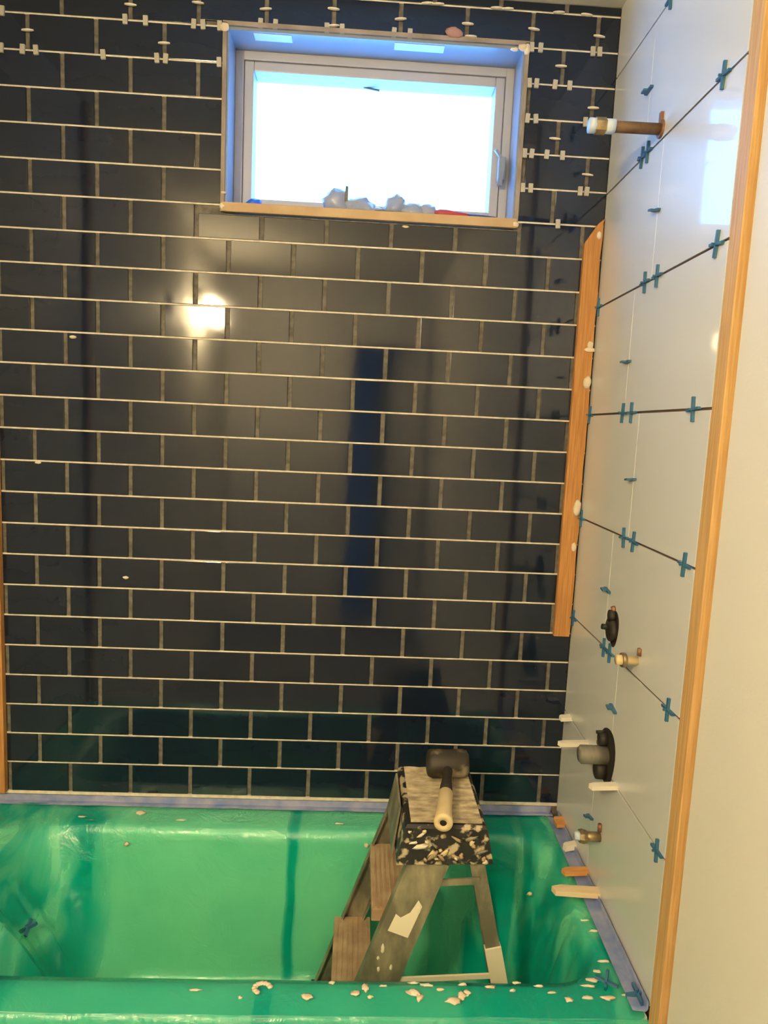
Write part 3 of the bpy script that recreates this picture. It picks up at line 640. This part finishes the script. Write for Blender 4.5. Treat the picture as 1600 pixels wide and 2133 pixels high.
lp('front_rail', chan((1.048,-.438,.124), (.857,-.475,-.392), .080, .022, 1), 'alu')
lp('front_rail', chan((1.026,-.200,.180), (.835,-.178,-.392), .050, .020, -1), 'alu')
lp('rear_rail', chan((1.140,-.430,.130), (1.262,-.450,-.392), .030, .014, 1), 'alu')
lp('rear_rail', chan((1.150,-.215,.130), (1.262,-.185,-.392), .024, .012, -1), 'alu')
def step(z, xc, y0, y1, d=.085):
    bm = bmesh.new(); box(bm, xc-d/2, xc+d/2, y0, y1, z-.028, z, bev=.002)
    n = 7
    for i in range(n): x = xc-d/2+.008+i*(d-.016)/(n-1); box(bm, x-.002, x+.002, y0+.004, y1-.004, z-.0005, z+.0018)
    return bm
lp('step', step(.002, .975, -.422, -.200, .080), 'step')
lp('step', step(-.195, .900, -.436, -.190, .086), 'step')
lp('foot', B(.835,.905,-.482,-.446,-.400,-.380, bev=.004), 'black'); lp('foot', B(.805,.870,-.205,-.170,-.400,-.380, bev=.004), 'black')
lp('foot', B(1.242,1.284,-.458,-.428,-.400,-.378, bev=.004), 'black'); lp('foot', B(1.245,1.280,-.205,-.178,-.400,-.378, bev=.004), 'black')
bm = bmesh.new(); bar(bm, (1.03,-.436,.070), (1.150,-.436,.078), (.014,.004)); lp('spreader', bm, 'alu')
bm = bmesh.new(); bar(bm, (1.03,-.215,.06), (1.160,-.215,.068), (.012,.004)); lp('spreader', bm, 'alu')
bm = bmesh.new(); bar(bm, (.935,-.452,-.135), (1.205,-.438,-.130), (.010,.005)); lp('lower_brace', bm, 'paper')
bm = bmesh.new(); a = Vector((1.186,-.4335,-.068)); b = Vector((1.205,-.436,-.150)); bar(bm, a, b, (.034,.017)); lp('tape_wrap', bm, 'paper')
# torn paper label on the near rail
d = (Vector((.857,-.475,-.392))-Vector((1.048,-.438,.124))).normalized(); s = d.cross(Vector((0,1,0))).normalized()
c = Vector((1.048,-.438,.124)) + d*.137 + s*.0 - Vector((0,.0006,0))
L = [(-.022,-.040),(-.010,-.050),(-.004,-.020),(.010,-.004),(.022,-.008),(.024,.030),(-.020,.030)]
bm = bmesh.new(); prism(bm, [c+s*u+d*v for u, v in [(q[0]*-1, q[1]) for q in L]], (0,-.0008,0)); lp('label', bm, 'paper')
for k, (u, v, rx, rz) in enumerate(((.012,.10,.003,.006),(-.010,.112,.003,.006),(.006,.150,.004,.008),(-.02,.09,.003,.004),(.016,-.03,.006,.010),(-.018,.07,.004,.010))):
    pq = c + s*u + d*v; q = blob('mortar_splash', pq, (rx,.0012,rz), 'paper', lad, seed=k+.5, rough=.5); q.location = -Vector(lad.location)
# ------------------------------------------------------------------ rubber mallet lying on the cap
ml = tag(empty('rubber_mallet', (1.098, -.262, ZT+.0065)), 'black rubber mallet with cream handle lying on top of the ladder', 'mallet')
hd = Vector((-.17,-1,-.075))
bm = bmesh.new(); lathe(bm, (-.047,0,.031), (1,0,.02), [(0,.022),(.003,.028),(.010,.031),(.042,.030),(.082,.031),(.090,.028),(.093,.021)], 28); obj('head', bm, 'malletsmear', ml, True)
bm = bmesh.new(); lathe(bm, Vector((.001,.0,.031)), hd, [(0,.012),(.035,.011),(.060,.0095),(.090,.013),(.112,.0135)], 18); obj('neck', bm, 'black', ml, True)
g0 = Vector((.001,.0,.031)) + hd.normalized()*.108
bm = bmesh.new(); lathe(bm, g0, hd, [(0,.011),(.006,.0150),(.05,.0150),(.080,.0165),(.100,.0190),(.105,.0180),(.105,.0070),(.098,.0070)], 22); obj('grip', bm, 'grip', ml, True)
bm = bmesh.new(); lathe(bm, g0+hd.normalized()*.096, hd, [(0,.0066),(.0075,.0068)], 14); obj('hang_hole_shade', bm, 'hole', ml, True)  # near-black plug; shade of the hanging hole is its colour
